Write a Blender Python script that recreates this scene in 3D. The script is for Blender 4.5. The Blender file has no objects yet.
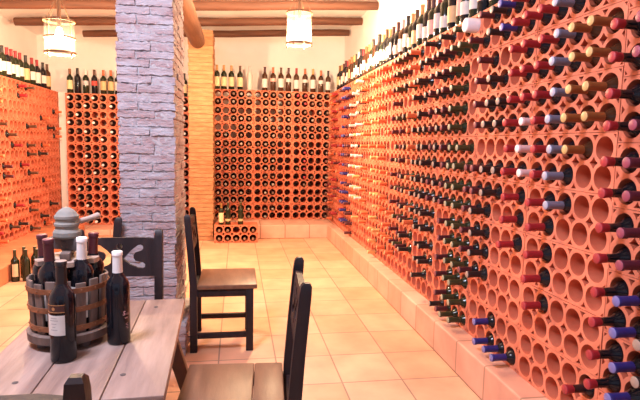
import bpy, bmesh, math, random
from mathutils import Vector, Matrix
rnd = random.Random(7)
C = bpy.context.scene.collection
SC = bpy.context.scene
PI = math.pi

# ------------------------------------------------------------------ materials
def mat(name, c1, c2=None, rough=.6, scale=8.0, bump=0.0, bscale=None, objvar=0.0, spec=.5, metal=0.0, stretch=(1, 1, 1), coat=0.0, detail=6):
    m = bpy.data.materials.new(name); m.use_nodes = True
    nt = m.node_tree; N = nt.nodes; L = nt.links
    b = N['Principled BSDF']
    b.inputs['Roughness'].default_value = rough
    b.inputs['Metallic'].default_value = metal
    b.inputs['Specular IOR Level'].default_value = spec
    b.inputs['Coat Weight'].default_value = coat
    c2 = c2 or c1
    tc = N.new('ShaderNodeTexCoord'); mp = N.new('ShaderNodeMapping')
    mp.inputs['Scale'].default_value = stretch
    L.new(tc.outputs['Object'], mp.inputs['Vector'])
    n = N.new('ShaderNodeTexNoise'); n.inputs['Scale'].default_value = scale; n.inputs['Detail'].default_value = detail
    L.new(mp.outputs['Vector'], n.inputs['Vector'])
    r = N.new('ShaderNodeValToRGB'); r.color_ramp.elements[0].position = .33; r.color_ramp.elements[1].position = .68
    r.color_ramp.elements[0].color = (*c1, 1); r.color_ramp.elements[1].color = (*c2, 1)
    L.new(n.outputs['Fac'], r.inputs['Fac'])
    col = r.outputs['Color']
    if objvar:
        oi = N.new('ShaderNodeObjectInfo'); mr = N.new('ShaderNodeMapRange')
        mr.inputs['To Min'].default_value = 1 - objvar; mr.inputs['To Max'].default_value = 1 + objvar
        L.new(oi.outputs['Random'], mr.inputs['Value'])
        hs = N.new('ShaderNodeHueSaturation'); L.new(mr.outputs['Result'], hs.inputs['Value']); L.new(col, hs.inputs['Color'])
        col = hs.outputs['Color']
    L.new(col, b.inputs['Base Color'])
    if bump:
        n2 = N.new('ShaderNodeTexNoise'); n2.inputs['Scale'].default_value = bscale or scale * 4; n2.inputs['Detail'].default_value = 8
        L.new(mp.outputs['Vector'], n2.inputs['Vector'])
        bp = N.new('ShaderNodeBump'); bp.inputs['Strength'].default_value = bump; bp.inputs['Distance'].default_value = .01
        L.new(n2.outputs['Fac'], bp.inputs['Height']); L.new(bp.outputs['Normal'], b.inputs['Normal'])
    return m

def tile_mat(name, c1, c2, cm, w, h, loc, mortar=.006, blotch=(1.15, .8), rough=.55, bump=.25, plane='XY'):
    m = bpy.data.materials.new(name); m.use_nodes = True
    nt = m.node_tree; N = nt.nodes; L = nt.links; b = N['Principled BSDF']; b.inputs['Roughness'].default_value = rough
    tc = N.new('ShaderNodeTexCoord'); sp = N.new('ShaderNodeSeparateXYZ'); L.new(tc.outputs['Object'], sp.inputs[0])
    cb = N.new('ShaderNodeCombineXYZ')
    for i, ax in enumerate(plane): L.new(sp.outputs[ax], cb.inputs[i])
    mp = N.new('ShaderNodeMapping'); mp.inputs['Location'].default_value = loc; L.new(cb.outputs[0], mp.inputs['Vector'])
    t = N.new('ShaderNodeTexBrick'); t.offset = 0; t.squash = 1
    t.inputs['Scale'].default_value = 1; t.inputs['Brick Width'].default_value = w; t.inputs['Row Height'].default_value = h
    t.inputs['Mortar Size'].default_value = mortar; t.inputs['Mortar Smooth'].default_value = .3; t.inputs['Bias'].default_value = 0
    t.inputs['Color1'].default_value = (*c1, 1); t.inputs['Color2'].default_value = (*c2, 1); t.inputs['Mortar'].default_value = (*cm, 1)
    L.new(mp.outputs[0], t.inputs['Vector'])
    n = N.new('ShaderNodeTexNoise'); n.inputs['Scale'].default_value = 5; n.inputs['Detail'].default_value = 7; L.new(tc.outputs['Object'], n.inputs['Vector'])
    mr = N.new('ShaderNodeMapRange'); mr.inputs['From Min'].default_value = .3; mr.inputs['From Max'].default_value = .7
    mr.inputs['To Min'].default_value = blotch[1]; mr.inputs['To Max'].default_value = blotch[0]; L.new(n.outputs['Fac'], mr.inputs['Value'])
    hs = N.new('ShaderNodeHueSaturation'); L.new(t.outputs['Color'], hs.inputs['Color']); L.new(mr.outputs[0], hs.inputs['Value'])
    L.new(hs.outputs[0], b.inputs['Base Color'])
    bp = N.new('ShaderNodeBump'); bp.inputs['Strength'].default_value = bump; bp.inputs['Distance'].default_value = .004; bp.invert = True
    L.new(t.outputs['Fac'], bp.inputs['Height']); L.new(bp.outputs[0], b.inputs['Normal'])
    return m

def glassy(name, col, rough=.07):
    m = bpy.data.materials.new(name); m.use_nodes = True; b = m.node_tree.nodes['Principled BSDF']
    b.inputs['Base Color'].default_value = (*col, 1); b.inputs['Roughness'].default_value = rough; b.inputs['Specular IOR Level'].default_value = .42
    return m

def flat(name, col, rough=.5, metal=0.0):
    return mat(name, col, tuple(min(1, v * 1.15) for v in col), rough=rough, metal=metal, scale=30)

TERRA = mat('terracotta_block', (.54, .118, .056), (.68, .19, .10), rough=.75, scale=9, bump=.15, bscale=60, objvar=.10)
TERRA_LIT = mat('terracotta_block_face_lit', (.63, .168, .088), (.77, .25, .145), rough=.8, scale=9, bump=.15, bscale=60, objvar=.10)  # same clay, lighter: contrast of lit fronts to shaded holes painted in
KERB = tile_mat('terracotta_kerb', (.76, .44, .33), (.68, .33, .225), (.40, .21, .14), .30, .40, (.02, 0, 0), mortar=.006, plane='YZ')
KERBX = tile_mat('terracotta_kerb_back', (.76, .44, .33), (.68, .33, .225), (.40, .21, .14), .30, .40, (.02, 0, 0), mortar=.006, plane='XZ')
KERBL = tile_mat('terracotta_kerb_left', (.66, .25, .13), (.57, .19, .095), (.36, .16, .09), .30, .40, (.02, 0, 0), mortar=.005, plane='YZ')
FLOOR = tile_mat('terracotta_floor', (.76, .44, .29), (.65, .34, .20), (.30, .19, .14), .30, .33, (.095, .30, 0), mortar=.0045, blotch=(1.15, .82), rough=.42)
PLASTER = mat('white_plaster', (.78, .74, .71), (.83, .80, .77), rough=.9, scale=3, bump=.1, bscale=25)
BRICK = mat('rubble_brick', (.36, .25, .26), (.45, .435, .48), rough=.95, scale=7, bump=1.0, bscale=38, stretch=(1, 1, 3))
MORTAR = mat('rubble_mortar', (.36, .335, .355), (.48, .46, .48), rough=.95, scale=20, bump=.7, bscale=80)
BRICK2 = mat('column_brick', (.40, .18, .075), (.54, .27, .13), rough=.85, scale=10, bump=.3, bscale=60, stretch=(1, 1, 3))
MORTAR2 = mat('column_mortar', (.32, .17, .085), (.42, .24, .13), rough=.9, scale=16, bump=.4, bscale=60)
BEAM = mat('beam_wood', (.085, .030, .016), (.16, .064, .036), rough=.7, scale=5, bump=.4, bscale=30, stretch=(.25, 4, 4))
LOG = mat('log_wood', (.10, .038, .018), (.17, .072, .036), rough=.6, scale=6, bump=.3, bscale=25, stretch=(4, .3, 4))
DARKWOOD = mat('dark_wood', (.010, .006, .008), (.024, .014, .016), rough=.5, spec=.35, scale=8, bump=.12, bscale=30, stretch=(3, 3, .5))
SEATWOOD = mat('seat_wood', (.13, .058, .032), (.20, .098, .056), rough=.42, scale=5, bump=.08, bscale=30, stretch=(1, 6, 6))
TABLEWOOD = mat('table_wood', (.21, .138, .12), (.39, .275, .235), rough=.5, scale=3.5, bump=.15, bscale=22, stretch=(7, .8, 7), objvar=.06)
LEGWOOD = mat('table_leg_wood', (.10, .045, .028), (.20, .09, .05), rough=.5, scale=6, bump=.1)
PRESSWOOD = mat('press_wood', (.105, .068, .055), (.20, .137, .115), rough=.7, scale=10, bump=.2, stretch=(4, 4, .6))
PRESSDARK = mat('press_dark_wood', (.06, .045, .045), (.11, .085, .085), rough=.7, scale=10, bump=.2)
DISCWOOD = mat('press_disc_wood', (.30, .20, .16), (.42, .31, .25), rough=.7, scale=8, bump=.2, stretch=(1, 5, 1))
NUTWOOD = mat('press_nut_wood', (.15, .145, .13), (.25, .235, .21), rough=.75, scale=9, bump=.25, bscale=25)
RUST = mat('rusty_hoop', (.20, .075, .035), (.33, .14, .065), rough=.6, scale=25, bump=.2, metal=.3)
COPPER = mat('lantern_metal', (.10, .042, .018), (.15, .068, .03), rough=.45, scale=12)
BLACKGLASS = glassy('dark_bottle_glass', (.008, .008, .012))
GREENGLASS = glassy('green_bottle_glass', (.016, .022, .010))
BROWNGLASS = glassy('brown_bottle_glass', (.06, .022, .010))
PALEGLASS = glassy('pale_bottle_glass', (.62, .52, .48), .15)
WHITEGLASS = glassy('white_frosted_glass', (.80, .80, .84), .3)
CAP = {}
CK = {'white': 1.0, 'pink': .9, 'tan': .9, 'orange': .85, 'gold': .75, 'grey': .65, 'red': .52, 'purple': .5, 'blue': .5, 'maroon': .5}
for nm, c, t in [('red', (.50, .02, .035), (.40, .035, .045)), ('gold', (.30, .095, .025), (.56, .36, .14)), ('grey', (.20, .215, .32), (.36, .37, .48)),
                 ('black', (.018, .012, .014), (.36, .27, .22)), ('maroon', (.12, .018, .028), (.22, .06, .07)), ('blue', (.035, .035, .30), (.18, .17, .42)),
                 ('green', (.055, .055, .018), (.34, .32, .22)), ('pink', (.70, .46, .46), (.84, .72, .70)), ('purple', (.16, .022, .055), (.30, .06, .10)),
                 ('orange', (.66, .14, .05), (.72, .30, .15)), ('tan', (.62, .32, .12), (.78, .50, .26)), ('lilac', (.42, .30, .42), (.6, .5, .6)),
                 ('white', (.74, .70, .68), (.82, .80, .78)), ('cork', (.14, .06, .03), (.22, .12, .08)), ('amber', (.35, .2, .05), (.5, .3, .1))]:
    CAP[nm] = (flat(nm + '_capsule', tuple(v * CK.get(nm, .62) for v in c), .42), flat(nm + '_capsule_top', t, .5))
LAB = {'white': flat('white_label', (.62, .60, .57), .6), 'cream': flat('cream_label', (.80, .62, .36), .6), 'red': flat('red_label', (.62, .06, .05), .6),
       'grey': flat('grey_label', (.52, .50, .54), .6), 'tan': flat('tan_label', (.62, .42, .22), .6), 'pink': flat('pink_label', (.72, .40, .36), .6)}
INK = flat('label_ink', (.30, .29, .31), .6); GOLDINK = flat('gold_print', (.42, .20, .08), .4); REDINK = flat('red_script_print', (.78, .42, .42), .5)
BANDINK = flat('dark_band_print', (.05, .016, .014), .5)

# ------------------------------------------------------------------ mesh helpers
def obj(name, data, mats=None, parent=None, smooth=None):
    if isinstance(data, bmesh.types.BMesh):
        bmesh.ops.recalc_face_normals(data, faces=data.faces)
        me = bpy.data.meshes.new(name); data.to_mesh(me); data.free()
        if mats is not None:
            for mm in (mats if isinstance(mats, (list, tuple)) else [mats]): me.materials.append(mm)
        if smooth is not None:
            for p in me.polygons: p.use_smooth = True
            me.set_sharp_from_angle(angle=math.radians(smooth))
    else: me = data
    o = bpy.data.objects.new(name, me); C.objects.link(o)
    if parent: o.parent = parent
    return o
def tag(o, label=None, cat=None, group=None, kind=None):
    if label: o['label'] = label
    if cat: o['category'] = cat
    if group: o['group'] = group
    if kind: o['kind'] = kind
    return o
def empty(name, loc=(0, 0, 0), rz=0.0):
    o = bpy.data.objects.new(name, None); C.objects.link(o); o.location = loc; o.rotation_euler = (0, 0, rz); o.empty_display_size = .1
    return o
def box(bm, x0, x1, y0, y1, z0, z1, bev=0.0, mi=0):
    r = bmesh.ops.create_cube(bm, size=1)
    vs = r['verts']
    for v in vs: v.co = Vector(((x0 + x1) / 2 + v.co.x * (x1 - x0), (y0 + y1) / 2 + v.co.y * (y1 - y0), (z0 + z1) / 2 + v.co.z * (z1 - z0)))
    fs = set(f for v in vs for f in v.link_faces)
    if bev:
        es = list(set(e for v in vs for e in v.link_edges))
        rr = bmesh.ops.bevel(bm, geom=es, offset=bev, segments=2, affect='EDGES', profile=.5)
        fs = set(rr['faces']) | set(f for f in fs if f.is_valid)
    for f in fs: f.material_index = mi
    return vs
def bar(bm, a, b, w, d, bev=0.0, up=Vector((0, 1, 0)), w2=None, d2=None):
    """rectangular bar from a to b, width w (across) and depth d (along 'up')"""
    a = Vector(a); b = Vector(b); z = (b - a).normalized(); x = up.cross(z).normalized(); y = z.cross(x)
    w2 = w2 or w; d2 = d2 or d; vs = []
    for p, ww, dd in ((a, w, d), (b, w2, d2)):
        for sx, sy in ((-1, -1), (1, -1), (1, 1), (-1, 1)): vs.append(bm.verts.new(p + x * sx * ww / 2 + y * sy * dd / 2))
    fs = [bm.faces.new(vs[0:4][::-1]), bm.faces.new(vs[4:8])]
    for i in range(4): j = (i + 1) % 4; fs.append(bm.faces.new((vs[i], vs[j], vs[4 + j], vs[4 + i])))
    if bev:
        es = list(set(e for f in fs for e in f.edges)); bmesh.ops.bevel(bm, geom=es, offset=bev, segments=2, affect='EDGES', profile=.5)
def lathe(bm, prof, n=20, mi=0, mtx=None, mis=None):
    rings = []
    for r, z in prof:
        if r < 1e-6: rings.append([bm.verts.new((0, 0, z))])
        else: rings.append([bm.verts.new((r * math.cos(2 * PI * k / n), r * math.sin(2 * PI * k / n), z)) for k in range(n)])
    for i in range(len(rings) - 1):
        A, B = rings[i], rings[i + 1]; m_ = mis[i] if mis else mi
        for k in range(n):
            j = (k + 1) % n
            if len(A) == 1 and len(B) == 1: continue
            if len(A) == 1: f = bm.faces.new((A[0], B[j], B[k]))
            elif len(B) == 1: f = bm.faces.new((A[k], A[j], B[0]))
            else: f = bm.faces.new((A[k], A[j], B[j], B[k]))
            f.material_index = m_
    if mtx is not None:
        for R in rings:
            for v in R: v.co = mtx @ v.co
def tube(bm, pts, r, n=8, cap=True, mi=0, closed=False, flatz=1.0):
    pts = [Vector(p) for p in pts]; rings = []; N = len(pts)
    for i, p in enumerate(pts):
        a = pts[(i - 1) % N] if (closed or i > 0) else p; b = pts[(i + 1) % N] if (closed or i < N - 1) else p
        t = (b - a).normalized(); ref = Vector((0, 0, 1)) if abs(t.z) < .9 else Vector((1, 0, 0))
        x = t.cross(ref).normalized(); y = x.cross(t).normalized()
        rr = r[i] if isinstance(r, (list, tuple)) else r
        rings.append([bm.verts.new(p + x * rr * math.cos(2 * PI * k / n) + y * rr * flatz * math.sin(2 * PI * k / n)) for k in range(n)])
    M_ = N if closed else N - 1
    for i in range(M_):
        A, B = rings[i], rings[(i + 1) % N]
        for k in range(n):
            f = bm.faces.new((A[k], A[(k + 1) % n], B[(k + 1) % n], B[k])); f.material_index = mi
    if cap and not closed:
        bm.faces.new(rings[0][::-1]).material_index = mi; bm.faces.new(rings[-1]).material_index = mi
def cut_sheet(name, outer, holes, depth, mats, sharp=40):
    """sheet with holes: 2D outline in XY extruded along Z by depth, centred"""
    cu = bpy.data.curves.new(name, 'CURVE'); cu.dimensions = '2D'; cu.fill_mode = 'BOTH'; cu.extrude = depth / 2
    for pts in [outer] + holes:
        s = cu.splines.new('POLY'); s.points.add(len(pts) - 1); s.use_cyclic_u = True
        for q, p in zip(s.points, pts): q.co = (p[0], p[1], 0, 1)
    o = bpy.data.objects.new(name, cu); C.objects.link(o)
    dg = bpy.context.evaluated_depsgraph_get(); dg.update()
    me = bpy.data.meshes.new_from_object(o.evaluated_get(dg))
    bpy.data.objects.remove(o); bpy.data.curves.remove(cu)
    me.name = name; me.materials.clear()
    bm = bmesh.new(); bm.from_mesh(me); bmesh.ops.remove_doubles(bm, verts=bm.verts, dist=1e-5)
    bmesh.ops.recalc_face_normals(bm, faces=bm.faces); bm.to_mesh(me); bm.free()
    for mm in mats: me.materials.append(mm)
    for p in me.polygons: p.use_smooth = True
    me.set_sharp_from_angle(angle=math.radians(sharp))
    return me
def circ(cx, cy, r, n=28): return [(cx + r * math.cos(2 * PI * k / n), cy + r * math.sin(2 * PI * k / n)) for k in range(n)]
def text_mesh(name, s, size, m, extrude=.0004):
    cu = bpy.data.curves.new(name, 'FONT'); cu.body = s; cu.size = size; cu.align_x = 'CENTER'; cu.extrude = extrude; cu.resolution_u = 3
    o = bpy.data.objects.new(name, cu); C.objects.link(o)
    dg = bpy.context.evaluated_depsgraph_get(); dg.update()
    me = bpy.data.meshes.new_from_object(o.evaluated_get(dg)); bpy.data.objects.remove(o); bpy.data.curves.remove(cu)
    me.materials.clear(); me.materials.append(m); return me
def wrap(me, R, ang0, z0, shear=0.0):
    """wrap a flat XY mesh round the Z axis at radius R, centred on angle ang0"""
    for v in me.vertices:
        x, y, e = v.co; a = ang0 + (x + shear * y) / R
        v.co = ((R + e) * math.cos(a), (R + e) * math.sin(a), z0 + y)
    return me

# ------------------------------------------------------------------ room shell
XR, XL, YBK, Y0 = 1.46, -2.50, 7.16, -1.6
SL = .055
def ceil_z(x): return 2.60 + SL * x
def struct(name, bm, m, smooth=None): return tag(obj(name, bm, m, None, smooth), kind='structure')
b = bmesh.new(); box(b, XL - .1, XR + .1, Y0, YBK + .1, -.1, 0); struct('floor', b, FLOOR)
b = bmesh.new(); box(b, XR, XR + .1, Y0, YBK + .1, 0, 2.9); struct('wall_right', b, PLASTER)
b = bmesh.new(); box(b, XL - .1, XL, Y0, YBK + .1, 0, 2.9); struct('wall_left', b, PLASTER)
b = bmesh.new(); box(b, XL, XR, YBK, YBK + .1, 0, 2.9); struct('wall_back', b, PLASTER)
b = bmesh.new(); vs = box(b, XL - .1, XR + .1, Y0, YBK + .1, 0, .1)
for v in vs: v.co.z += ceil_z(v.co.x)
struct('ceiling', b, PLASTER)

RX, RTOP, BH, KZ = 1.204, 1.822, .2067, .168          # right rack face, top, course height, kerb height
BY = 6.68                                              # back rack face
LX, LTOP, LBH, LKZ = -2.20, 1.742, .2000, .142         # left rack face
LBY, LBTOP, LBBH, LBK = 6.90, 1.730, .2067, .0764      # back-left rack face
b = bmesh.new(); box(b, 1.10, XR, Y0, 6.215, 0, KZ, .008); struct('trim_right', b, KERB)
b = bmesh.new(); box(b, -.262, XR, 6.217, YBK, 0, KZ - .0005, .008); struct('trim_back', b, KERBX)
b = bmesh.new(); box(b, XL, -1.81, Y0, 6.50, 0, LKZ, .008); struct('trim_left', b, KERBL)
b = bmesh.new(); box(b, XL, -.57, 6.502, YBK, 0, LBK - .0004, .006); struct('trim_back_left', b, KERBX)
b = bmesh.new(); box(b, XL, LX - .002, 6.503, YBK, LBK, LKZ, .003); struct('trim_left_end', b, KERBL)
b = bmesh.new(); box(b, LX + .002, -2.112, 6.93, YBK, LBK, 1.74, .006); struct('trim_corner', b, PLASTER)

# ------------------------------------------------------------------ brick pillars
def pillar(bm, x0, x1, y0, y1, z0, z1, course, joint, jit, rough, nx=2, cell=.03):
    box_core = (x0 + joint * .6, x1 - joint * .6, y0 + joint * .6, y1 - joint * .6)
    def rough_box(a0, a1, c0, c1, e0, e1, amt, mi, cell):
        t = bmesh.new(); box(t, a0, a1, c0, c1, e0, e1)
        for ax, ln in ((0, a1 - a0), (1, c1 - c0), (2, e1 - e0)):
            k = max(0, int(ln / cell))
            if k:
                es = [e for e in t.edges if abs((e.verts[0].co - e.verts[1].co)[ax]) > ln * .9]
                bmesh.ops.subdivide_edges(t, edges=es, cuts=k, use_grid_fill=True)
        for v in t.verts: v.co += Vector((rnd.uniform(-1, 1), rnd.uniform(-1, 1), rnd.uniform(-1, 1))) * amt
        vm = {}
        for v in t.verts: vm[v] = bm.verts.new(v.co)
        for f in t.faces:
            try: bm.faces.new([vm[v] for v in f.verts]).material_index = mi
            except ValueError: pass
        t.free()
    rough_box(*box_core, z0, z1, rough * 1.6, 1, course * .45)
    z = z0; i = 0
    while z < z1 - .02:
        h = min(course * rnd.uniform(.9, 1.1), z1 - z); xs = [x0]
        f = (.38, .62)[i % 2] + rnd.uniform(-.06, .06)
        xs = [x0, x0 + (x1 - x0) * f, x1] if nx == 2 else [x0, x1]
        ys = [y0, y0 + (y1 - y0) * ((.35, .65)[i % 2] + rnd.uniform(-.05, .05)), y1]
        for a in range(len(xs) - 1):
            for c in range(2):
                j = [rnd.uniform(-jit, jit) for _ in range(4)]; g = joint * .3
                rough_box(xs[a] + (j[0] if a == 0 else g), xs[a + 1] + (j[1] if a == len(xs) - 2 else -g), ys[c] + (j[2] if c == 0 else g), ys[c + 1] + (j[3] if c == 1 else -g), z + g * rnd.uniform(.6, 1.4), z + h - g * rnd.uniform(.6, 1.4), rough, 0, cell)
        z += h; i += 1
b = bmesh.new(); pillar(b, -.592, -.318, 2.75, 3.25, .17, 2.185, .043, .011, .0050, .0034, cell=.014)
pillar(b, -.600, -.270, 2.738, 3.262, .001, .17, .042, .011, .004, .003, cell=.014)
o = obj('brick_pillar', b, [BRICK, MORTAR], None, 60); tag(o, 'rough square pillar of thin greyish bricks on a low plinth behind the table', 'pillar')
b = bmesh.new(); pillar(b, -.552, -.278, 6.14, 6.66, .001, 2.42, .048, .012, .004, .0022, nx=1, cell=.04)
o = obj('brick_column', b, [BRICK2, MORTAR2], None, 60); tag(o, 'pale yellowish brick column standing between the two back wall racks', 'pillar')

# ------------------------------------------------------------------ ceiling beams and log
def rough_log(bm, a, c, r, n=14, segs=26, wob=.06, flat_=1.0):
    a = Vector(a); c = Vector(c); pts = []; rr = []
    for i in range(segs + 1):
        t = i / segs; p = a.lerp(c, t) + Vector((0, 0, .006 * math.sin(t * 9) + rnd.uniform(-.002, .002))); pts.append(p); rr.append(r * (1 + wob * (rnd.random() - .5)) * (1 - .08 * (t < .01 or t > .99)))
    tube(bm, pts, rr, n, flatz=flat_)
for Y, xa, xb, lb in ((5.45, XL, XR, 'thick wooden ceiling beam nearest the camera, crossing behind both lantern rods'), (6.15, -2.36, XR, 'wooden ceiling beam second from the camera, resting above the log end'), (6.78, -1.84, 1.44, 'shortest wooden beam, closest to the back wall, level with the lantern glass')):
    b = bmesh.new(); za = 2.528 + SL * xa; zb = 2.528 + SL * xb
    rough_log(b, (xa, Y, za), (xb, Y, zb), .040 if Y > 6.5 else .042, flat_=1.05)
    o = obj('ceiling_beam', b, BEAM, None, 50); tag(o, lb, 'beam', 'ceiling beams')
b = bmesh.new(); rough_log(b, (-.447, 2.78, 2.283), (-.447, 6.16, 2.283), .086, n=18, wob=.05)
o = obj('log_girder', b, LOG, None, 50); tag(o, 'round peeled log running from the rough pillar back to the pale column', 'beam')

# ------------------------------------------------------------------ rack block
PX, PZ, HR = .0965, .0975, .0415
holes = []
for i in range(5):
    for j in (-.5, .5): holes.append(circ((i - 2) * PX, j * PZ, HR))
for i in range(4):
    cx = (i - 1.5) * PX
    holes.append([(cx + .021, 0), (cx + .009, .009), (cx, .021), (cx - .009, .009), (cx - .021, 0), (cx - .009, -.009), (cx, -.021), (cx + .009, -.009)])
    for s in (1, -1): holes.append([(cx - .015, s * .0955), (cx + .015, s * .0955), (cx + .005, s * .085), (cx, s * .0745), (cx - .005, s * .085)])
for s in (1, -1):
    holes.append([(s * .2435, .015), (s * .2435, -.015), (s * .230, 0)])
    for q in (1, -1): holes.append([(s * .2435, q * .097), (s * .2435, q * .083), (s * .231, q * .097)])
BD = .24
def block_mesh(hh):
    k = hh / .2067
    me = cut_sheet('rack_block', [(-.2485, -.1025), (.2485, -.1025), (.2485, .1025), (-.2485, .1025)], holes, BD, [TERRA], 35)
    # local: x along the rack, z up, y depth (front at y=0, back at y=BD)
    for v in me.vertices:
        x, y, z = v.co; v.co = (x, BD / 2 - z, y * k)
    bm = bmesh.new(); bm.from_mesh(me); bmesh.ops.recalc_face_normals(bm, faces=bm.faces); bm.to_mesh(me); bm.free()
    me.materials.append(TERRA_LIT)
    for p in me.polygons: p.material_index = 1 if abs(p.normal.y) > .9 else 0  # lit copy on the faces, darker copy inside the holes for painted shade
    return me
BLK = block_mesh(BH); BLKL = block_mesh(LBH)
FRAME = {}
def rack(key, label, origin, rz, ncol, top, bh, me, group=None, nrow=8, drops={}):
    """origin: left end of the face seen from the front, at floor; local +x runs along the face, +y goes into the wall"""
    r = empty('bottle_rack', origin, rz); tag(r, label, 'wine rack', group)
    for c in range(ncol):
        dz = drops.get(c, 0)
        for j in range(nrow):
            o = obj('rack_block', me, None, r); o.location = ((c + .5) * .5, rnd.uniform(0, .003), top - (j + .5) * bh - dz)
    FRAME[key] = (Matrix.Translation(origin) @ Matrix.Rotation(rz, 4, 'Z'), top, bh, drops)
    return r
def hole_at(key, m, n):
    """m hole index from the rack's local left end, n hole row from the top -> matrix, position of hole mouth"""
    M_, top, bh, drops = FRAME[key]; c = m // 5; i = m % 5
    x = c * .5 + .25 + (i - 2) * PX; z = top - (n // 2) * bh - bh / 2 + (.5 if n % 2 == 0 else -.5) * PZ * bh / .2067 - drops.get(c, 0)
    return M_, Vector((x, 0, z))
YN = 1.494 - .5
# right wall rack: local x runs from the far end towards the camera (facing -X)
RN = 12
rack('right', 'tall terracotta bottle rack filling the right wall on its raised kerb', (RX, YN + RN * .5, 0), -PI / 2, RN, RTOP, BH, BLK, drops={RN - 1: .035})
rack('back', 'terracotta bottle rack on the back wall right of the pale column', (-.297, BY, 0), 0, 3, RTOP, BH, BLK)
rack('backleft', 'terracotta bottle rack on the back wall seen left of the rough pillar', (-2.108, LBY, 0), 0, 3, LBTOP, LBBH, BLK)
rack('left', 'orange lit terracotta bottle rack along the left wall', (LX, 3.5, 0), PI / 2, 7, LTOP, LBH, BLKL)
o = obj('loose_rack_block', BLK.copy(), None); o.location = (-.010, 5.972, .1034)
tag(o, 'single terracotta rack block on the floor in front of the back kerb', 'wine rack')
FRAME['loose'] = (Matrix.Translation((-.26, 5.972, 0)), .2067, BH, {})

# ------------------------------------------------------------------ bottles
BODY = [(0, .002), (.030, 0), (.0350, .003), (.0362, .008), (.0362, .186), (.0350, .197), (.0305, .208), (.0235, .2175), (.0180, .226), (.0150, .236), (.0140, .255), (.0138, .288), (.0152, .2895), (.0152, .298), (0, .299)]
CAPS = [(.0160, .232), (.0151, .252), (.0149, .2875), (.0165, .2885), (.0165, .3005), (.0150, .302), (0, .302)]
CAPSHORT = [(.0150, .272), (.0150, .2875), (.0166, .2885), (.0166, .301), (.0150, .3025), (0, .3025)]
SHORTB = [(0, .002), (.034, 0), (.0385, .004), (.040, .01), (.040, .150), (.0385, .163), (.030, .180), (.0225, .194), (.0175, .21), (.0155, .24), (.0150, .288), (.0165, .2895), (.0165, .298), (0, .299)]
MESH = {}
GL = {'black': BLACKGLASS, 'green': GREENGLASS, 'brown': BROWNGLASS, 'pale': PALEGLASS, 'white': WHITEGLASS}
def body_mesh(g, n=20):
    if ('b', g, n) not in MESH:
        bm = bmesh.new(); lathe(bm, BODY, n); me = bpy.data.meshes.new('wine_bottle'); bmesh.ops.recalc_face_normals(bm, faces=bm.faces); bm.to_mesh(me); bm.free()
        me.materials.append(GL[g]); [setattr(p, 'use_smooth', True) for p in me.polygons]; me.set_sharp_from_angle(angle=math.radians(50)); MESH[('b', g, n)] = me
    return MESH[('b', g, n)]
def cap_mesh(c, short=False, n=16):
    k = ('c', c, short, n)
    if k not in MESH:
        bm = bmesh.new(); pr = CAPSHORT if short else CAPS; lathe(bm, pr, n, mis=[0] * (len(pr) - 3) + [1, 1])
        me = bpy.data.meshes.new('capsule'); bmesh.ops.recalc_face_normals(bm, faces=bm.faces); bm.to_mesh(me); bm.free()
        me.materials.append(CAP[c][0]); me.materials.append(CAP[c][1])
        [setattr(p, 'use_smooth', True) for p in me.polygons]; me.set_sharp_from_angle(angle=math.radians(50)); MESH[k] = me
    return MESH[k]
def label_mesh(l, z0, z1, half=1.25, R=.0366, n=14):
    k = ('l', l, z0, z1, half)
    if k not in MESH:
        bm = bmesh.new(); g = []
        for rr in (R, R + .0006):
            g.append([[bm.verts.new((rr * math.sin(-half + 2 * half * i / n), -rr * math.cos(-half + 2 * half * i / n), z)) for i in range(n + 1)] for z in (z0, z1)])
        for q in (0, 1):
            for i in range(n): bm.faces.new((g[q][0][i], g[q][0][i + 1], g[q][1][i + 1], g[q][1][i]))
        for z in (0, 1):
            for i in range(n): bm.faces.new((g[0][z][i], g[0][z][i + 1], g[1][z][i + 1], g[1][z][i]))
        for i in (0, n): bm.faces.new((g[0][0][i], g[0][1][i], g[1][1][i], g[1][0][i]))
        me = bpy.data.meshes.new('label'); bmesh.ops.recalc_face_normals(bm, faces=bm.faces); bm.to_mesh(me); bm.free(); me.materials.append(LAB[l])
        [setattr(p, 'use_smooth', True) for p in me.polygons]; me.set_sharp_from_angle(angle=math.radians(50)); MESH[k] = me
    return MESH[k]
CAM = Vector((0, 0, 1.14))
lying = []   # (distance, matrix, glass, capsule, short, label, group)
def lie(key, m, n, glass, cap, short=False, prot=None, label='', group=''):
    M_, p = hole_at(key, m, n); prot = prot if prot is not None else .085 + rnd.uniform(-.008, .008)
    p = p + Vector((0, .302 - prot, -.0048))
    T = M_ @ Matrix.Translation(p) @ Matrix.Rotation(PI / 2, 4, 'X')
    lying.append(((T.translation - CAM).length, T, glass, cap, short, label, group))

# right rack: hole index counted from the camera end; mm = -5..-1 is the nearest stack
NW = {'red': 'red', 'gold': 'gold', 'grey': 'grey', 'black': 'black', 'maroon': 'maroon', 'blue': 'blue', 'green': 'green', 'pink': 'pale pink', 'purple': 'purple', 'orange': 'orange', 'tan': 'tan', 'lilac': 'lilac', 'cork': 'brown', 'white': 'white', 'amber': 'amber'}
def R_(mm, n, cap, glass='black', short=False, prot=None):
    m = RN * 5 - 1 - (mm + 5); st = (mm + 5) // 5 + 1; hl = (mm + 5) % 5 + 1
    lie('right', m, n, glass, cap, short, prot, '%s-capped bottle in right rack, row %d from top, block stack %d from right, hole %d' % (NW[cap].replace(' ', '-'), n + 1, st, hl), 'bottles lying in the right rack')
def rows(mm, ns, cap, glass='black', **k):
    for n in ns: R_(mm, n, cap, glass, **k)
rows(-1, range(0, 15), 'red', short=True, prot=.088)
rows(-2, (1, 2, 3, 5, 6, 7, 8, 9), 'purple'); rows(-2, (10, 11, 12, 13, 14), 'blue')
rows(-3, (2, 3, 5, 6, 7, 9, 11, 12), 'black')
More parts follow.
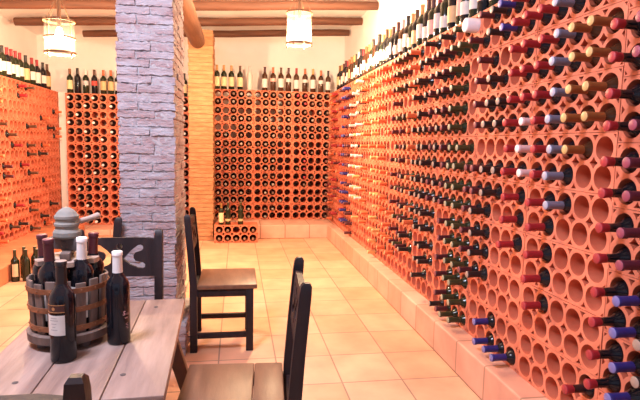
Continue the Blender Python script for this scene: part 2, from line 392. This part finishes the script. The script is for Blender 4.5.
rows(0, (0, 1, 2, 3, 4, 5), 'gold', 'brown'); R_(0, 14, 'red', short=True)
rows(1, (0, 1, 2, 3, 4, 5, 6), 'gold', 'brown')
rows(2, range(0, 9), 'grey')
rows(3, range(0, 13), 'red')
rows(4, (0, 1, 2, 3, 4), 'red'); rows(4, (5, 6, 7), 'pink')
rows(5, range(0, 11), 'red'); R_(5, 15, 'blue')
rows(6, (0, 1), 'blue'); rows(6, (4, 5, 7), 'black'); R_(6, 15, 'blue')
rows(7, (0, 1, 3, 4, 5, 7, 8), 'black'); rows(7, (14, 15), 'blue')
rows(8, (0, 2, 3, 4, 5, 7, 8), 'maroon'); rows(8, (9, 10, 11, 12), 'black')
rows(9, (1, 7, 8, 9, 10, 11, 12), 'maroon')
rows(10, (1, 6, 7, 8, 9, 10, 11, 12, 13, 14, 15), 'green', 'green')
rows(11, range(0, 16), 'green', 'green')
rows(12, range(1, 16), 'maroon', 'green')
rows(13, list(range(0, 10)) + [15], 'black')
rows(14, (1, 2, 3, 4, 5, 6, 8, 9), 'maroon'); 
rows(15, (0, 1, 3, 5, 6, 7, 8, 9, 10, 11, 12, 13), 'black')
rows(16, (1, 2, 4, 5, 6, 7, 8, 9, 10, 11, 12, 13, 14), 'black')
rows(17, (2, 3, 5, 7, 8, 9, 10), 'black')
rows(18, (0, 1, 2, 3, 4, 5, 6, 7, 8, 9, 10, 11), 'orange')
rows(19, (0, 2, 4, 6, 8, 9, 10, 11, 12, 13), 'black', 'green')
for mm in range(20, 53):
    if mm < 23: kinds = ('green', 'black', 'maroon')
    elif mm < 30: kinds = ('tan', 'orange', 'tan', 'orange')
    elif mm < 34: kinds = ('black', 'orange', 'cork')
    elif mm < 38: kinds = ('tan', 'pink', 'orange')
    elif mm < 42: kinds = ('lilac', 'blue', 'maroon')
    else: kinds = ('red', 'orange', 'maroon')
    cp = kinds[rnd.randrange(len(kinds))]; p = rnd.choice((.3, .45, .6, .8)); lo = rnd.choice((12, 14, 15, 16))
    for n in range(lo):
        if rnd.random() < p: R_(mm, n, cp, 'green' if cp == 'green' else ('brown' if cp in ('tan', 'orange', 'pink') else 'black'), prot=.068 + rnd.uniform(-.006, .006))
# back wall rack, right of the column
OCC = ['EEBBEEBBEBBBBBB', 'BEBBBEBBEBBBBBE', 'BEBEEEBEEBBBEBB', 'EEBBBEBEEBBBBEB', 'EEEBBEBBEBEBBBB', 'BBEBEEBBEBEBBEB', 'BBBBBBBBEEEBEEB', 'BBBBBBBBEEEBBEB',
       'BBBBBEBBEEEBEEB', 'BBBBBEBBEEBBEEB', 'BBBBBEBBEEEBBEB', 'BBBBBEBBEEEBEEB', 'BBBBEEBBEEEEEEB', 'BBBBEEBBBEBEEEB', 'BBBBBEBBEEEEEEB', 'BBBBBEBEEEEEEEB']
for n, row in enumerate(OCC):
    for m, ch in enumerate(row):
        if ch == 'B':
            cp = 'red' if (m == 11 and n in (7, 8, 9, 10)) or (m in (10, 11) and n < 2) else ('cork' if (m * 7 + n) % 3 else 'black')
            lie('back', m, n, 'black', cp, True, None, '%s-capped bottle in rack right of pale column, row %d from top, hole %d from left' % (NW[cp], n + 1, m + 1), 'bottles lying in the back wall rack')
OCL = ['BBBBBBBBB', 'BBBBBBBBB', 'BBBEEEBEB', 'BBBBEBBBE', 'BBBBEBEBE', 'EEBEBEBEB', 'EEBEBEEBB', 'EEBBBBBEB', 'EEBBBBBBE', 'EEBBBBEBB', 'EEBBBBBEE', 'EBBEBEEBB', 'EBBEBEBEB', 'EEBEBEEBB', 'EEBEEEBEE', 'EEBBEEEEB']
for n, row in enumerate(OCL):
    for m, ch in enumerate((row + 'BBEBE')[:14] + 'B'):
        if m in (8, 9, 10, 11, 12): continue        # hidden by the rough pillar
        if ch == 'B':
            cp = 'cork' if (m + n) % 3 else 'white'
            lie('backleft', m, n, 'black', cp, True, None, '%s-capped bottle in rack left of rough pillar, row %d from top, hole %d from left' % (NW[cp], n + 1, m + 1), 'bottles lying in the back left rack')
for m in range(6, 33):
    cp = rnd.choice(('black', 'orange', 'maroon', 'cork', 'red')); p = .07 + .26 * (m % 4 == 0)
    for n in range(16):
        if rnd.random() < p: lie('left', m, n, 'black', cp, False, None, '%s-capped bottle in left rack, row %d from top, hole %d from back corner' % (NW[cp], n + 1, 35 - m), 'bottles lying in the left rack')
for n in range(2):
    for m in range(5):
        if (m, n) == (2, 0): continue
        lie('loose', m, n, 'black', 'cork', True, .03, 'bottle lying in loose floor block, %s row, hole %d from left' % (('upper', 'lower')[n], m + 1), 'bottles lying in the loose block')
loose = [L_ for L_ in lying if L_[6] == 'bottles lying in the loose block']
rest = sorted([L_ for L_ in lying if L_[6] != 'bottles lying in the loose block'], key=lambda a: a[0])
NIND = 300 - len(loose)
for d, T, g, c, s, lb, gr in loose + rest[:NIND]:
    o = obj('wine_bottle', body_mesh(g), None); o.matrix_world = T; tag(o, lb, 'bottle', gr)
    obj('capsule', cap_mesh(c, s), None, o)
verts, faces, fm, mats_, midx = [], [], [], [], {}
def mi_of(m_):
    if m_.name not in midx: midx[m_.name] = len(mats_); mats_.append(m_)
    return midx[m_.name]
for d, T, g, c, s, lb, gr in rest[NIND:]:
    for me in (body_mesh(g, 10), cap_mesh(c, s, 10)):
        base = len(verts); verts += [T @ v.co for v in me.vertices]; ms = [mi_of(x) for x in me.materials]
        for p in me.polygons: faces.append([base + i for i in p.vertices]); fm.append(ms[p.material_index])
me = bpy.data.meshes.new('distant_wine_bottles'); me.from_pydata(verts, [], faces)
for m_ in mats_: me.materials.append(m_)
for p, k in zip(me.polygons, fm): p.material_index = k; p.use_smooth = True
me.set_sharp_from_angle(angle=math.radians(50))
o = obj('distant_wine_bottles', me); tag(o, 'remaining dark wine bottles lying far off in the back, left and far right racks', 'bottles', None, 'stuff')
# white frosted bottle lying base outwards in the top row of the right rack
M_, p = hole_at('right', RN * 5 - 1 - (10 + 5), 0)
o = obj('wine_bottle', body_mesh('white'), None); o.matrix_world = M_ @ Matrix.Translation(p + Vector((0, -.065, -.0048))) @ Matrix.Rotation(-PI / 2, 4, 'X')
tag(o, 'white frosted bottle lying base outwards in the top row of the right rack', 'bottle', 'bottles lying in the right rack')
# ------------------------------------------------------------------ standing bottles
def stand(x, y, z, glass, cap, lab, face, label, group, scale=1.0, lz=(.055, .150), half=1.25):
    o = obj('wine_bottle', body_mesh(glass), None); o.location = (x, y, z); o.rotation_euler = (0, 0, face); o.scale = (scale, scale, scale); tag(o, label, 'bottle', group)
    obj('capsule', cap_mesh(cap), None, o)
    if lab: obj('label', label_mesh(lab, lz[0], lz[1], half), None, o)
    return o
ORD = ['first', 'second', 'third', 'fourth', 'fifth', 'sixth', 'seventh', 'eighth', 'ninth', 'tenth', 'eleventh', 'twelfth', 'thirteenth', 'fourteenth']
cyc = [('green', 'tan', 'cream'), ('black', 'red', 'grey'), ('brown', 'pink', 'white'), ('black', 'maroon', 'white'), ('brown', 'tan', 'pink'), ('black', 'cork', 'tan'), ('brown', 'gold', 'white'), ('black', 'black', 'white'), ('black', 'maroon', 'pink'), ('green', 'black', 'white'), ('black', 'tan', 'white'), ('brown', 'orange', 'tan')]
Y = 6.50; i = 0
while Y > 1.75:
    g, c, l = cyc[(i * 5 + i // 12) % 12]
    if Y < 3.6: g = 'black' if i % 2 else 'green'
    lz = ((.055, .150), (.07, .165), (.05, .12))[i % 3]
    stand(RX + .05 + rnd.uniform(0, .02), Y, RTOP, g, c, l, -PI / 2 + .7 * (Y < 4), '%s-capped bottle with %s label on right rack, number %d from back corner' % (NW[c].replace(' ', '-'), l, i + 1), 'bottles standing on the right rack', rnd.choice((.97, 1.0, 1.04)), lz, rnd.choice((.75, .95, 1.2)))
    Y -= rnd.uniform(.095, .115); i += 1
for i, (x, g, c, l) in enumerate([(-.255, 'green', 'tan', 'cream'), (-.168, 'green', 'tan', 'cream'), (-.076, 'green', 'tan', 'cream'), (.033, 'green', 'cork', 'cream'), (.155, 'pale', 'pink', None), (.345, 'brown', 'maroon', 'white'), (.452, 'brown', 'orange', 'pink'), (.553, 'brown', 'cork', 'white'), (.650, 'brown', 'maroon', 'white'), (.752, 'brown', 'red', 'white'), (.864, 'brown', 'orange', 'white'), (.968, 'brown', 'tan', 'white'), (1.072, 'brown', 'orange', 'white'), (1.168, 'brown', 'black', 'white')]):
    lz = (.04, .155) if l == 'cream' else ((.12, .165), (.04, .15), (.12, .16), (.05, .16))[i % 4]
    stand(x, BY + .07, RTOP, g, c, l, 0, '%s bottle on the back rack right of the pale column' % ((ORD[i] + ' from the left, ' + ((l + '-labelled') if l else 'pale clear')) ), 'bottles standing on the back rack', .95 if i > 11 else 1.0, lz)
for i, (x, g, c, l) in enumerate([(-2.065, 'green', 'gold', 'cream'), (-1.975, 'black', 'black', None), (-1.877, 'green', 'white', 'grey'), (-1.775, 'black', 'cork', 'red'), (-1.668, 'green', 'orange', 'tan'), (-1.578, 'green', 'orange', 'tan'), (-1.495, 'black', 'maroon', 'white'), (-.675, 'green', 'black', 'cream')]):
    stand(x, LBY + .07, LBTOP, g, c, l, 0, ('%s bottle from the left on the back rack left of the rough pillar' % ORD[i]) if i < 7 else 'cream-labelled bottle on the rack in the gap between rough pillar and pale column', 'bottles standing on the back left rack', 1.0 if i != 1 else 1.04, (.105, .16) if l in ('grey', 'red') else (.05, .16))
for i, (y, g, c, l) in enumerate([(6.74, 'brown', 'cork', 'tan'), (6.60, 'black', 'black', 'white'), (6.42, 'black', 'red', 'white'), (6.27, 'green', 'red', 'white'), (6.10, 'green', 'black', 'tan'), (5.95, 'green', 'red', 'white'), (5.84, 'green', 'red', 'white'), (5.74, 'green', 'red', 'white'), (5.64, 'black', 'red', 'white'), (5.53, 'green', 'black', 'white'), (5.42, 'green', 'red', 'white'), (5.30, 'green', 'cork', 'white'), (5.18, 'green', 'red', 'white')]):
    stand(LX - .05, y, LTOP, g, c, l, PI / 2 - .4, '%s bottle from the back corner standing on the left rack, %s capsule' % (ORD[i], NW[c]), 'bottles standing on the left rack', 1.0, ((.04, .16), (.06, .15))[i % 2])
for i, (x, l, lb) in enumerate([(-.182, 'cream', 'cream-labelled bottle standing on the loose floor block, leftmost of three'), (-.104, None, 'dark bottle standing on the loose floor block, beside the cream-labelled one'), (.040, None, 'dark bottle standing alone at the right on the loose floor block')]):
    stand(x, 6.03, .2067, 'green', 'green' if i else 'amber', l or 'tan', 0, lb, 'bottles standing on the loose block', .82 if i == 0 else .86, (.035, .17) if i == 0 else (.05, .08))
for i, (x, y) in enumerate([(-1.770, 4.42), (-1.690, 4.43), (-1.610, 4.45), (-1.745, 4.54), (-1.665, 4.55), (-1.585, 4.57)]):
    stand(x, y, 0, 'green', 'green', 'cream' if i == 0 else None, .35, 'cream-labelled green bottle standing on the floor by the left kerb' if i == 0 else 'green bottle standing on the floor by the left kerb, %s from the cream-labelled one' % ORD[i - 1], 'bottles on the floor by the left kerb', .86, (.05, .17), .7)

# ------------------------------------------------------------------ chairs
W = .165
def panel_mesh():
    side = [(.016, .078), (.050, .115), (.078, .137), (.090, .140), (.099, .133), (.100, .121), (.092, .113), (.066, .104), (.060, .094), (.060, .080), (.068, .068), (.098, .062), (.108, .053), (.108, .042), (.099, .035), (.080, .037), (.045, .052)]
    hs = [side, [(-x, y) for x, y in side], circ(0, .132, .014, 14), [(-.0075, .028), (.0075, .028), (.0075, .112), (-.0075, .112)]]
    hw = W - .012
    me = cut_sheet('back_panel', [(-hw, 0), (hw, 0), (hw, .162), (.1, .170), (-.1, .170), (-hw, .162)], hs, .02, [DARKWOOD], 35)
    for v in me.vertices: x, y, z = v.co; v.co = (x, -z, y)
    bm = bmesh.new(); bm.from_mesh(me); bmesh.ops.recalc_face_normals(bm, faces=bm.faces); bm.to_mesh(me); bm.free()
    return me
PANEL = panel_mesh()
def make_chair(loc, rz, label, split=True):
    """seat faces local +y; back posts at y=-.18"""
    t = empty('wooden_chair', loc, rz); tag(t, label, 'chair', 'dark wooden chairs')
    for s in (-1, 1):
        b = bmesh.new()                                   # back post: leg and upright in one, leaning back above the seat
        bar(b, (s * W, -.178, 0), (s * W, -.178, .38), .034, .038)
        b2 = [v for v in b.verts if v.co.z > .37]
        top = []
        secs = [(.38, -.178, .038, .034), (.55, -.190, .036, .034), (.73, -.206, .034, .034), (.752, -.2085, .030, .030), (.760, -.209, .016, .020)]
        bmesh.ops.delete(b, geom=[f for f in b.faces if all(v.co.z > .37 for v in f.verts)], context='FACES_ONLY')
        prev = None
        for z, y, d, w in secs:
            ring = [b.verts.new((s * W + sx * w / 2, y + sy * d / 2, z)) for sx, sy in ((-1, -1), (1, -1), (1, 1), (-1, 1))]
            if prev:
                for i in range(4): b.faces.new((prev[i], prev[(i + 1) % 4], ring[(i + 1) % 4], ring[i]))
            prev = ring
        b.faces.new(prev); bmesh.ops.remove_doubles(b, verts=b.verts, dist=1e-4)
        obj('back_post', b, DARKWOOD, t, 40)
        b = bmesh.new(); box(b, s * W - .019, s * W + .019, .105, .145, 0, .352, .003); obj('front_leg', b, DARKWOOD, t, 30)
        b = bmesh.new(); box(b, s * W - .011, s * W + .011, -.158, .106, .075, .105, .003); obj('stretcher', b, DARKWOOD, t, 30)
        b = bmesh.new(); box(b, s * W - .012, s * W + .012, -.158, .106, .310, .352, .002); obj('apron', b, DARKWOOD, t, 30)
    b = bmesh.new(); box(b, -W + .018, W - .018, .115, .138, .310, .352, .002); obj('apron', b, DARKWOOD, t, 30)
    b = bmesh.new(); box(b, -W + .018, W - .018, -.188, -.168, .310, .352, .002); obj('apron', b, DARKWOOD, t, 30)
    for y0, y1 in (((-.155, -.060), (-.058, .165)) if split else ((-.155, .165),)):
        b = bmesh.new(); box(b, -.19, .19, y0, y1, .353, .379, .005); obj('seat_board', b, SEATWOOD, t, 40)
    p = obj('back_panel', PANEL, None, t); p.location = (0, -.1895, .556); p.rotation_euler = (math.radians(5.0), 0, 0)
    return t
make_chair((-.055, 2.965, 0), -PI / 2, 'dark wooden chair with brown seat standing right of the rough pillar', False)
make_chair((-.008, 1.565, 0), PI / 2 - .06, 'dark wooden chair in the right foreground beside the table, its back turned right')
make_chair((-.505, 2.120, 0), PI, 'dark wooden chair behind the table, its carved backrest in front of the pillar')
make_chair((-.800, 2.870, 0), PI / 2, 'dark wooden chair mostly hidden left of the rough pillar')
make_chair((-.423, 1.065, 0), 0, 'dark wooden chair nearest the camera, only its back top at bottom left')

# ------------------------------------------------------------------ table
tz = .51; rot = math.radians(2.0)
t = empty('low_table', (-.446, 1.685, 0), rot); tag(t, 'low weathered plank table carrying the wooden press and two bottles', 'table')
TW, TL = .252, .415
for x0, x1 in ((-TW, -.076), (-.0735, .098), (.1005, TW)):
    b = bmesh.new(); box(b, x0, x1, -TL, TL, tz - .03, tz, .004); obj('table_plank', b, TABLEWOOD, t, 40)
for px, py in ((-.134, -.288), (.131, -.280), (.150, .312), (-.13, .3)):
    b = bmesh.new(); lathe(b, [(0, 0), (.007, 0), (.008, .0012), (.004, .003), (0, .003)], 12); o = obj('nail_head', b, PRESSDARK, t, 40); o.location = (px, py, tz)
for sx in (-1, 1):
    for sy in (-1, 1):
        b = bmesh.new(); bar(b, (sx * .195, (.20 if sy > 0 else -.36), tz - .031), (sx * .335, (.21 if sy > 0 else -.37), .008), .050, .042, .003, w2=.042)
        for v in b.verts: v.co.z = max(v.co.z, 0.0)
        obj('table_leg', b, LEGWOOD, t, 40)
for sy in (-1, 1):
    b = bmesh.new(); box(b, -.22, .22, (.20 if sy > 0 else -.36) - .024, (.20 if sy > 0 else -.36) + .024, tz - .075, tz - .031, .003); obj('batten', b, LEGWOOD, t, 40)
b = bmesh.new(); box(b, -.022, .022, -.335, .175, tz - .07, tz - .035, .003); obj('rail', b, LEGWOOD, t, 40)

# ------------------------------------------------------------------ wooden press
pc = Vector((-.526, 1.700, tz + .0005))
t = empty('wine_press', pc); tag(t, 'small old wooden basket press with rusty hoops standing on the low table', 'press')
b = bmesh.new(); lathe(b, [(0, .018), (.112, .018), (.120, .022), (.122, .046), (.116, .050), (.106, .050), (.104, .040), (0, .040)], 40); obj('tray', b, PRESSWOOD, t, 40)
for k in range(4):
    a = PI / 4 + k * PI / 2; b = bmesh.new(); lathe(b, [(0, 0), (.017, 0), (.019, .019), (0, .019)], 12); o = obj('foot', b, PRESSDARK, t, 40); o.location = (.085 * math.cos(a), .085 * math.sin(a), 0)
NS = 17
def basket_r(z): return .1035 + (.1130 - .1035) * (z - .041) / .184
for k in range(NS):
    a = 2 * PI * (k + .35) / NS; b = bmesh.new(); zt_ = .211 + rnd.uniform(-.006, .006)
    ca, sa = math.cos(a), math.sin(a)
    bar(b, (basket_r(.041) * ca, basket_r(.041) * sa, .0405), (basket_r(zt_) * ca, basket_r(zt_) * sa, zt_), .027, .008, .0015, up=Vector((ca, sa, 0)), w2=.029)
    obj('slat', b, PRESSWOOD, t, 40)
for z in (.068, .126, .184):
    b = bmesh.new(); R0 = basket_r(z) + .0048; n = 48
    rings = []
    for r_, z_ in ((R0, z - .008), (R0 + .003, z - .008), (R0 + .0036, z + .008), (R0 + .0006, z + .008)):
        rings.append([b.verts.new((r_ * math.cos(2 * PI * k / n), r_ * math.sin(2 * PI * k / n), z_)) for k in range(n)])
    for i in range(4):
        A, B = rings[i], rings[(i + 1) % 4]
        for k in range(n): b.faces.new((A[k], A[(k + 1) % n], B[(k + 1) % n], B[k]))
    for k in range(NS):
        a = 2 * PI * (k + .35) / NS; lathe(b, [(.0, .0025), (.0025, .0018), (.0034, 0)], 8, mtx=Matrix.Rotation(a, 4, 'Z') @ Matrix.Translation((R0 + .0030, 0, z)) @ Matrix.Rotation(PI / 2, 4, 'Y'))
    obj('hoop', b, RUST, t, 40)
b = bmesh.new(); prof = []
for i in range(60):
    z = .04 + .36 * i / 59; prof.append((.0165 + .0018 * (1 if i % 2 else -1), z))
lathe(b, [(0, .04)] + prof + [(0, .40)], 16); obj('screw', b, PRESSDARK, t, 40)
bpos = {}
for nm, a, c in (('a', math.radians(174), 'maroon'), ('b', math.radians(245), 'maroon'), ('c', math.radians(318), 'pink'), ('d', math.radians(28), 'maroon')): bpos[nm] = (a, c)
b = bmesh.new(); n = 120; ring = []
for k in range(n):
    a = 2 * PI * k / n; dm = min(abs((a - q[0] + PI) % (2 * PI) - PI) for q in bpos.values())
    r_ = .092 if dm > .34 else (.052 + (.040 * max(0, (dm - .26) / .08)))
    ring.append((r_ * math.cos(a), r_ * math.sin(a)))
vt = [b.verts.new((x, y, .266)) for x, y in ring]; vb = [b.verts.new((x, y, .252)) for x, y in ring]
b.faces.new(vt); b.faces.new(vb[::-1])
for k in range(n): b.faces.new((vb[k], vb[(k + 1) % n], vt[(k + 1) % n], vt[k]))
obj('pressing_disc', b, DISCWOOD, t, 40)
b = bmesh.new(); box(b, -.070, .070, -.014, .014, .2665, .290, .003); o = obj('cross_beam', b, PRESSWOOD, t, 40); o.rotation_euler = (0, 0, math.radians(100))
b = bmesh.new(); box(b, -.060, .060, -.014, .014, .2905, .328, .003); o = obj('cross_beam', b, PRESSDARK, t, 40); o.rotation_euler = (0, 0, math.radians(-25))
b = bmesh.new(); lathe(b, [(0, .3305), (.044, .3305), (.048, .337), (.047, .350), (.041, .358), (.038, .362), (.038, .368), (.0425, .372), (.0425, .379), (.0385, .383), (.0375, .392), (.0415, .396), (.0415, .404), (.037, .409), (.032, .416), (.030, .418), (.024, .424), (.021, .425), (.014, .430), (.006, .433), (0, .433)], 32); 
for v in b.verts: v.co = Vector((v.co.x * .86, v.co.y * .86, .3285 + (v.co.z - .3305) * .93))
nut = obj('screw_nut', b, NUTWOOD, t, 30)
b = bmesh.new(); tube(b, [(.026, .01, .376), (.060, .025, .384), (.086, .036, .393), (.090, .038, .3945)], [.0085, .009, .0105, .006], 12); obj('handle', b, DISCWOOD, nut, 40)

# bottles in the press and on the table
for nm, lb in (('a', 'maroon-capped bottle in the press basket, leftmost of the four'), ('b', 'maroon-capped bottle in the press basket, front left, behind the labelled table bottle'), ('c', 'white-capped bottle in the press basket'), ('d', 'maroon-capped bottle in the press basket, rear right behind the white-capped one')):
    a, c = bpos[nm]; base = Vector((.0625 * math.cos(a), .0625 * math.sin(a), .0425)); tp = Vector((.078 * math.cos(a), .078 * math.sin(a), .34))
    q = Vector((0, 0, 1)).rotation_difference((tp - base).normalized())
    o = obj('wine_bottle', body_mesh('black', 32 if 0 else 20), None)
    tilt = math.acos((tp - base).normalized().z); base.z += .036 * math.sin(tilt)
    o.matrix_world = Matrix.Translation(pc + base) @ q.to_matrix().to_4x4() @ Matrix.Scale(.97, 4)
    s = 1.0 if nm in 'ad' else .99
    tag(o, lb, 'bottle', 'bottles in the press basket')
    if c == 'pink': me = cap_mesh('white')
    else: me = cap_mesh(c)
    obj('capsule', me, None, o)
    if nm in 'bc': l_ = obj('label', label_mesh('white', .05, .15, .8), None, o)
def table_bottle(x, y, cap, label, s, front):
    o = obj('wine_bottle', body_mesh('black', 40), None); o.location = (x, y, tz + .0003); o.scale = (s, s, s); o.rotation_euler = (0, 0, front)
    tag(o, label, 'bottle', 'bottles standing on the table'); obj('capsule', cap_mesh(cap, False, 32), None, o)
    return o
o = table_bottle(-.494, 1.534, 'black', 'black-capped wine bottle with white paper label standing on the table', .965, math.radians(-22))
obj('label', label_mesh('white', .086, .146, .85, n=24), None, o)
LAB['band'] = BANDINK; bd = obj('neck_band', label_mesh('band', .155, .177, .85, n=24), None, o)
LAB['goldline'] = GOLDINK
for z0, z1 in ((.1545, .1562), (.1758, .1775)): obj('gold_line', label_mesh('goldline', z0, z1, .85, R=.0371, n=24), None, bd)
bm_ = bmesh.new(); bmesh.ops.create_circle(bm_, cap_ends=True, radius=.0052, segments=16); me = bpy.data.meshes.new('emblem'); bm_.to_mesh(me); bm_.free(); me.materials.append(GOLDINK)
wrap(me, .0376, -PI / 2, .166); obj('emblem', me, None, bd)
for k, (z, w_) in enumerate(((.138, .020), (.131, .026), (.121, .017), (.112, .010), (.103, .022))):
    bm_ = bmesh.new(); g = [bm_.verts.new((-w_ / 2 + w_ * i / 6, dz, 0)) for dz in (-.0009, .0009) for i in range(7)]
    for i in range(6): bm_.faces.new((g[i], g[i + 1], g[8 + i], g[7 + i]))
    me = bpy.data.meshes.new('printed_line'); bm_.to_mesh(me); bm_.free(); me.materials.append(INK); wrap(me, .0374, -PI / 2, z); obj('printed_line', me, None, o)
o = table_bottle(-.368, 1.655, 'white', 'white-capped wine bottle with reddish script standing at the right on the table', .965, 0)
me = text_mesh('script_print', 'S', .019, REDINK); wrap(me, .0364, math.radians(-52), .098, .25); obj('script_print', me, None, o)
for (z, dx, w_, hh) in ((.1005, .012, .016, .0035), (.088, .010, .014, .0022)):
    bm_ = bmesh.new(); pts = [(dx - w_ / 2 + w_ * i / 24, hh * math.sin(i * 1.5)) for i in range(25)]
    up = [bm_.verts.new((x, y + .0007, 0)) for x, y in pts]; dn = [bm_.verts.new((x, y - .0007, 0)) for x, y in pts]
    for i in range(24): bm_.faces.new((dn[i], dn[i + 1], up[i + 1], up[i]))
    me = bpy.data.meshes.new('script_print'); bm_.to_mesh(me); bm_.free(); me.materials.append(REDINK); wrap(me, .0366, math.radians(-52), z); obj('script_print', me, None, o)
bm_ = bmesh.new(); pts = [(.004 * math.sin(i * .9), i * .0012) for i in range(16)]
lf = [bm_.verts.new((x - .0012, y, 0)) for x, y in pts]; rg = [bm_.verts.new((x + .0012, y, 0)) for x, y in pts]
for i in range(15): bm_.faces.new((lf[i], rg[i], rg[i + 1], lf[i + 1]))
me = bpy.data.meshes.new('red_flourish'); bm_.to_mesh(me); bm_.free(); me.materials.append(REDINK); wrap(me, .0366, math.radians(-34), .052); obj('red_flourish', me, None, o)

# ------------------------------------------------------------------ lanterns
BULB = bpy.data.materials.new('glowing_bulb'); BULB.use_nodes = True; nt = BULB.node_tree
for n_ in list(nt.nodes):
    if n_.type == 'BSDF_PRINCIPLED': nt.nodes.remove(n_)
em = nt.nodes.new('ShaderNodeEmission'); em.inputs['Color'].default_value = (1, .80, .60, 1); em.inputs['Strength'].default_value = 60
tr = nt.nodes.new('ShaderNodeBsdfTransparent'); mx = nt.nodes.new('ShaderNodeMixShader'); mx.inputs[0].default_value = .5
nt.links.new(tr.outputs[0], mx.inputs[1]); nt.links.new(em.outputs[0], mx.inputs[2]); nt.links.new(mx.outputs[0], nt.nodes['Material Output'].inputs['Surface'])
def lantern_glass(fac):
  GLASS = bpy.data.materials.new('lantern_glass'); GLASS.use_nodes = True; nt = GLASS.node_tree
  for n_ in list(nt.nodes):
      if n_.type == 'BSDF_PRINCIPLED': nt.nodes.remove(n_)
  gl = nt.nodes.new('ShaderNodeBsdfTranslucent'); gl.inputs['Color'].default_value = (1, .95, .88, 1)
  tr = nt.nodes.new('ShaderNodeBsdfTransparent'); mx = nt.nodes.new('ShaderNodeMixShader'); mx.inputs[0].default_value = fac
  nt.links.new(tr.outputs[0], mx.inputs[1]); nt.links.new(gl.outputs[0], mx.inputs[2]); nt.links.new(mx.outputs[0], nt.nodes['Material Output'].inputs['Surface'])
  return GLASS
def ring_bm(R, z, hh, th=.005, n=40):
    b = bmesh.new(); rings = [[b.verts.new((r_ * math.cos(2 * PI * k / n), r_ * math.sin(2 * PI * k / n), z_)) for k in range(n)] for r_, z_ in ((R - th, z - hh), (R, z - hh), (R, z + hh), (R - th, z + hh))]
    for i in range(4):
        A, B = rings[i], rings[(i + 1) % 4]
        for k in range(n): b.faces.new((A[k], A[(k + 1) % n], B[(k + 1) % n], B[k]))
    return b
def lantern(x, y, z, R, H, label, power, mid):
    t = empty('hanging_lantern', (x, y, z)); tag(t, label, 'lantern', 'hanging lanterns')
    top = ceil_z(x) - z
    obj('ring', ring_bm(R, H, .008), COPPER, t, 40); obj('ring', ring_bm(R, 0, .009), COPPER, t, 40)
    if mid: obj('ring', ring_bm(R * 1.0, H * .47, .006), COPPER, t, 40)
    b = bmesh.new(); lathe(b, [(R * .93, .004), (R * .93, H - .004)], 32); obj('glass_cylinder', b, lantern_glass(.007 if mid else .02), t, 60)
    for k in range(4):
        a = PI / 4 + .25 + k * PI / 2; ca, sa = math.cos(a), math.sin(a)
        b = bmesh.new(); tube(b, [(R * .97 * ca, R * .97 * sa, 0), (R * .97 * ca, R * .97 * sa, H)], .0025, 8); obj('upright_wire', b, COPPER, t, 40)
        b = bmesh.new(); tube(b, [(R * .97 * ca, R * .97 * sa, H), (.012 * ca, .012 * sa, H + .20)], .002, 8); obj('hanging_wire', b, COPPER, t, 40)
        b = bmesh.new(); lathe(b, [(0, -.030), (.007, -.026), (.009, -.019), (.006, -.012), (.004, -.008), (0, -.008)], 10); o = obj('ball_foot', b, COPPER, t, 50); o.location = (R * ca, R * sa, 0)
    b = bmesh.new(); tube(b, [(0, 0, H * .80), (0, 0, H + .20), (0, 0, top - .02)], [.017, .014, .014], 12); obj('rod', b, COPPER, t, 40)
    b = bmesh.new(); lathe(b, [(0, top - .025), (.05, top - .022), (.055, top - .006), (0, top - .004)], 20); o = obj('ceiling_rose', b, COPPER, t, 40)
    b = bmesh.new(); lathe(b, [(0, H * .35), (.020, H * .40), (.030, H * .52), (.026, H * .66), (.015, H * .78), (0, H * .80)], 16); obj('bulb', b, BULB, t, 60)
    L = bpy.data.lights.new('lantern_light', 'POINT'); L.energy = power; L.color = (1, .68, .40); L.shadow_soft_size = .03
    lo = bpy.data.objects.new('lantern_light', L); C.objects.link(lo); lo.parent = t; lo.location = (0, 0, H * .25)
lantern(-1.40, 4.5, 1.835, .118, .250, 'copper ringed glass lantern hanging left of the rough pillar', 105, True)
lantern(.520, 4.5, 2.000, .113, .255, 'copper ringed glass lantern hanging right of the pillar, glowing brightest', 125, False)

# ------------------------------------------------------------------ daylight from the open side behind the camera; unseen cool overhead lamp
W_ = bpy.data.worlds.new('daylight'); SC.world = W_; W_.use_nodes = True
bg = W_.node_tree.nodes['Background']; bg.inputs['Color'].default_value = (.70, .76, 1, 1); bg.inputs['Strength'].default_value = .3
A = bpy.data.lights.new('ceiling_light', 'AREA'); A.shape = 'RECTANGLE'; A.size = .5; A.size_y = .5; A.energy = 50; A.color = (.78, .80, 1)
ao = bpy.data.objects.new('ceiling_light', A); C.objects.link(ao); ao.location = (-.80, 1.20, 2.47)
ao.rotation_euler = (Vector((.0, 1.9, .6)) - Vector(ao.location)).to_track_quat('-Z', 'Y').to_euler()

# ------------------------------------------------------------------ camera
f, pi_, ya, ro = 515.6, .1052, .1602, .0192
cy, sy, cp, sp = math.cos(ya), math.sin(ya), math.cos(pi_), math.sin(pi_)
F = Vector((sy * cp, cy * cp, -sp)); Rt = Vector((cy, -sy, 0)); U = Rt.cross(F)
c_, s_ = math.cos(ro), math.sin(ro); R2 = c_ * Rt + s_ * U; U2 = -s_ * Rt + c_ * U
cam = bpy.data.cameras.new('camera'); cam.sensor_width = 36; cam.lens = f / 640 * 36; cam.clip_start = .05
co = bpy.data.objects.new('camera', cam); C.objects.link(co)
Mx = Matrix((R2, U2, -F)).transposed().to_4x4(); Mx.translation = CAM; co.matrix_world = Mx
SC.camera = co
SC.view_settings.view_transform = 'Standard'; SC.view_settings.look = 'None'; SC.view_settings.gamma = 1; SC.view_settings.use_curve_mapping = False
SC.view_settings.exposure = 0.8
SC.cycles.use_denoising = True
SC.cycles.max_bounces = 8
SC.cycles.sample_clamp_indirect = 6
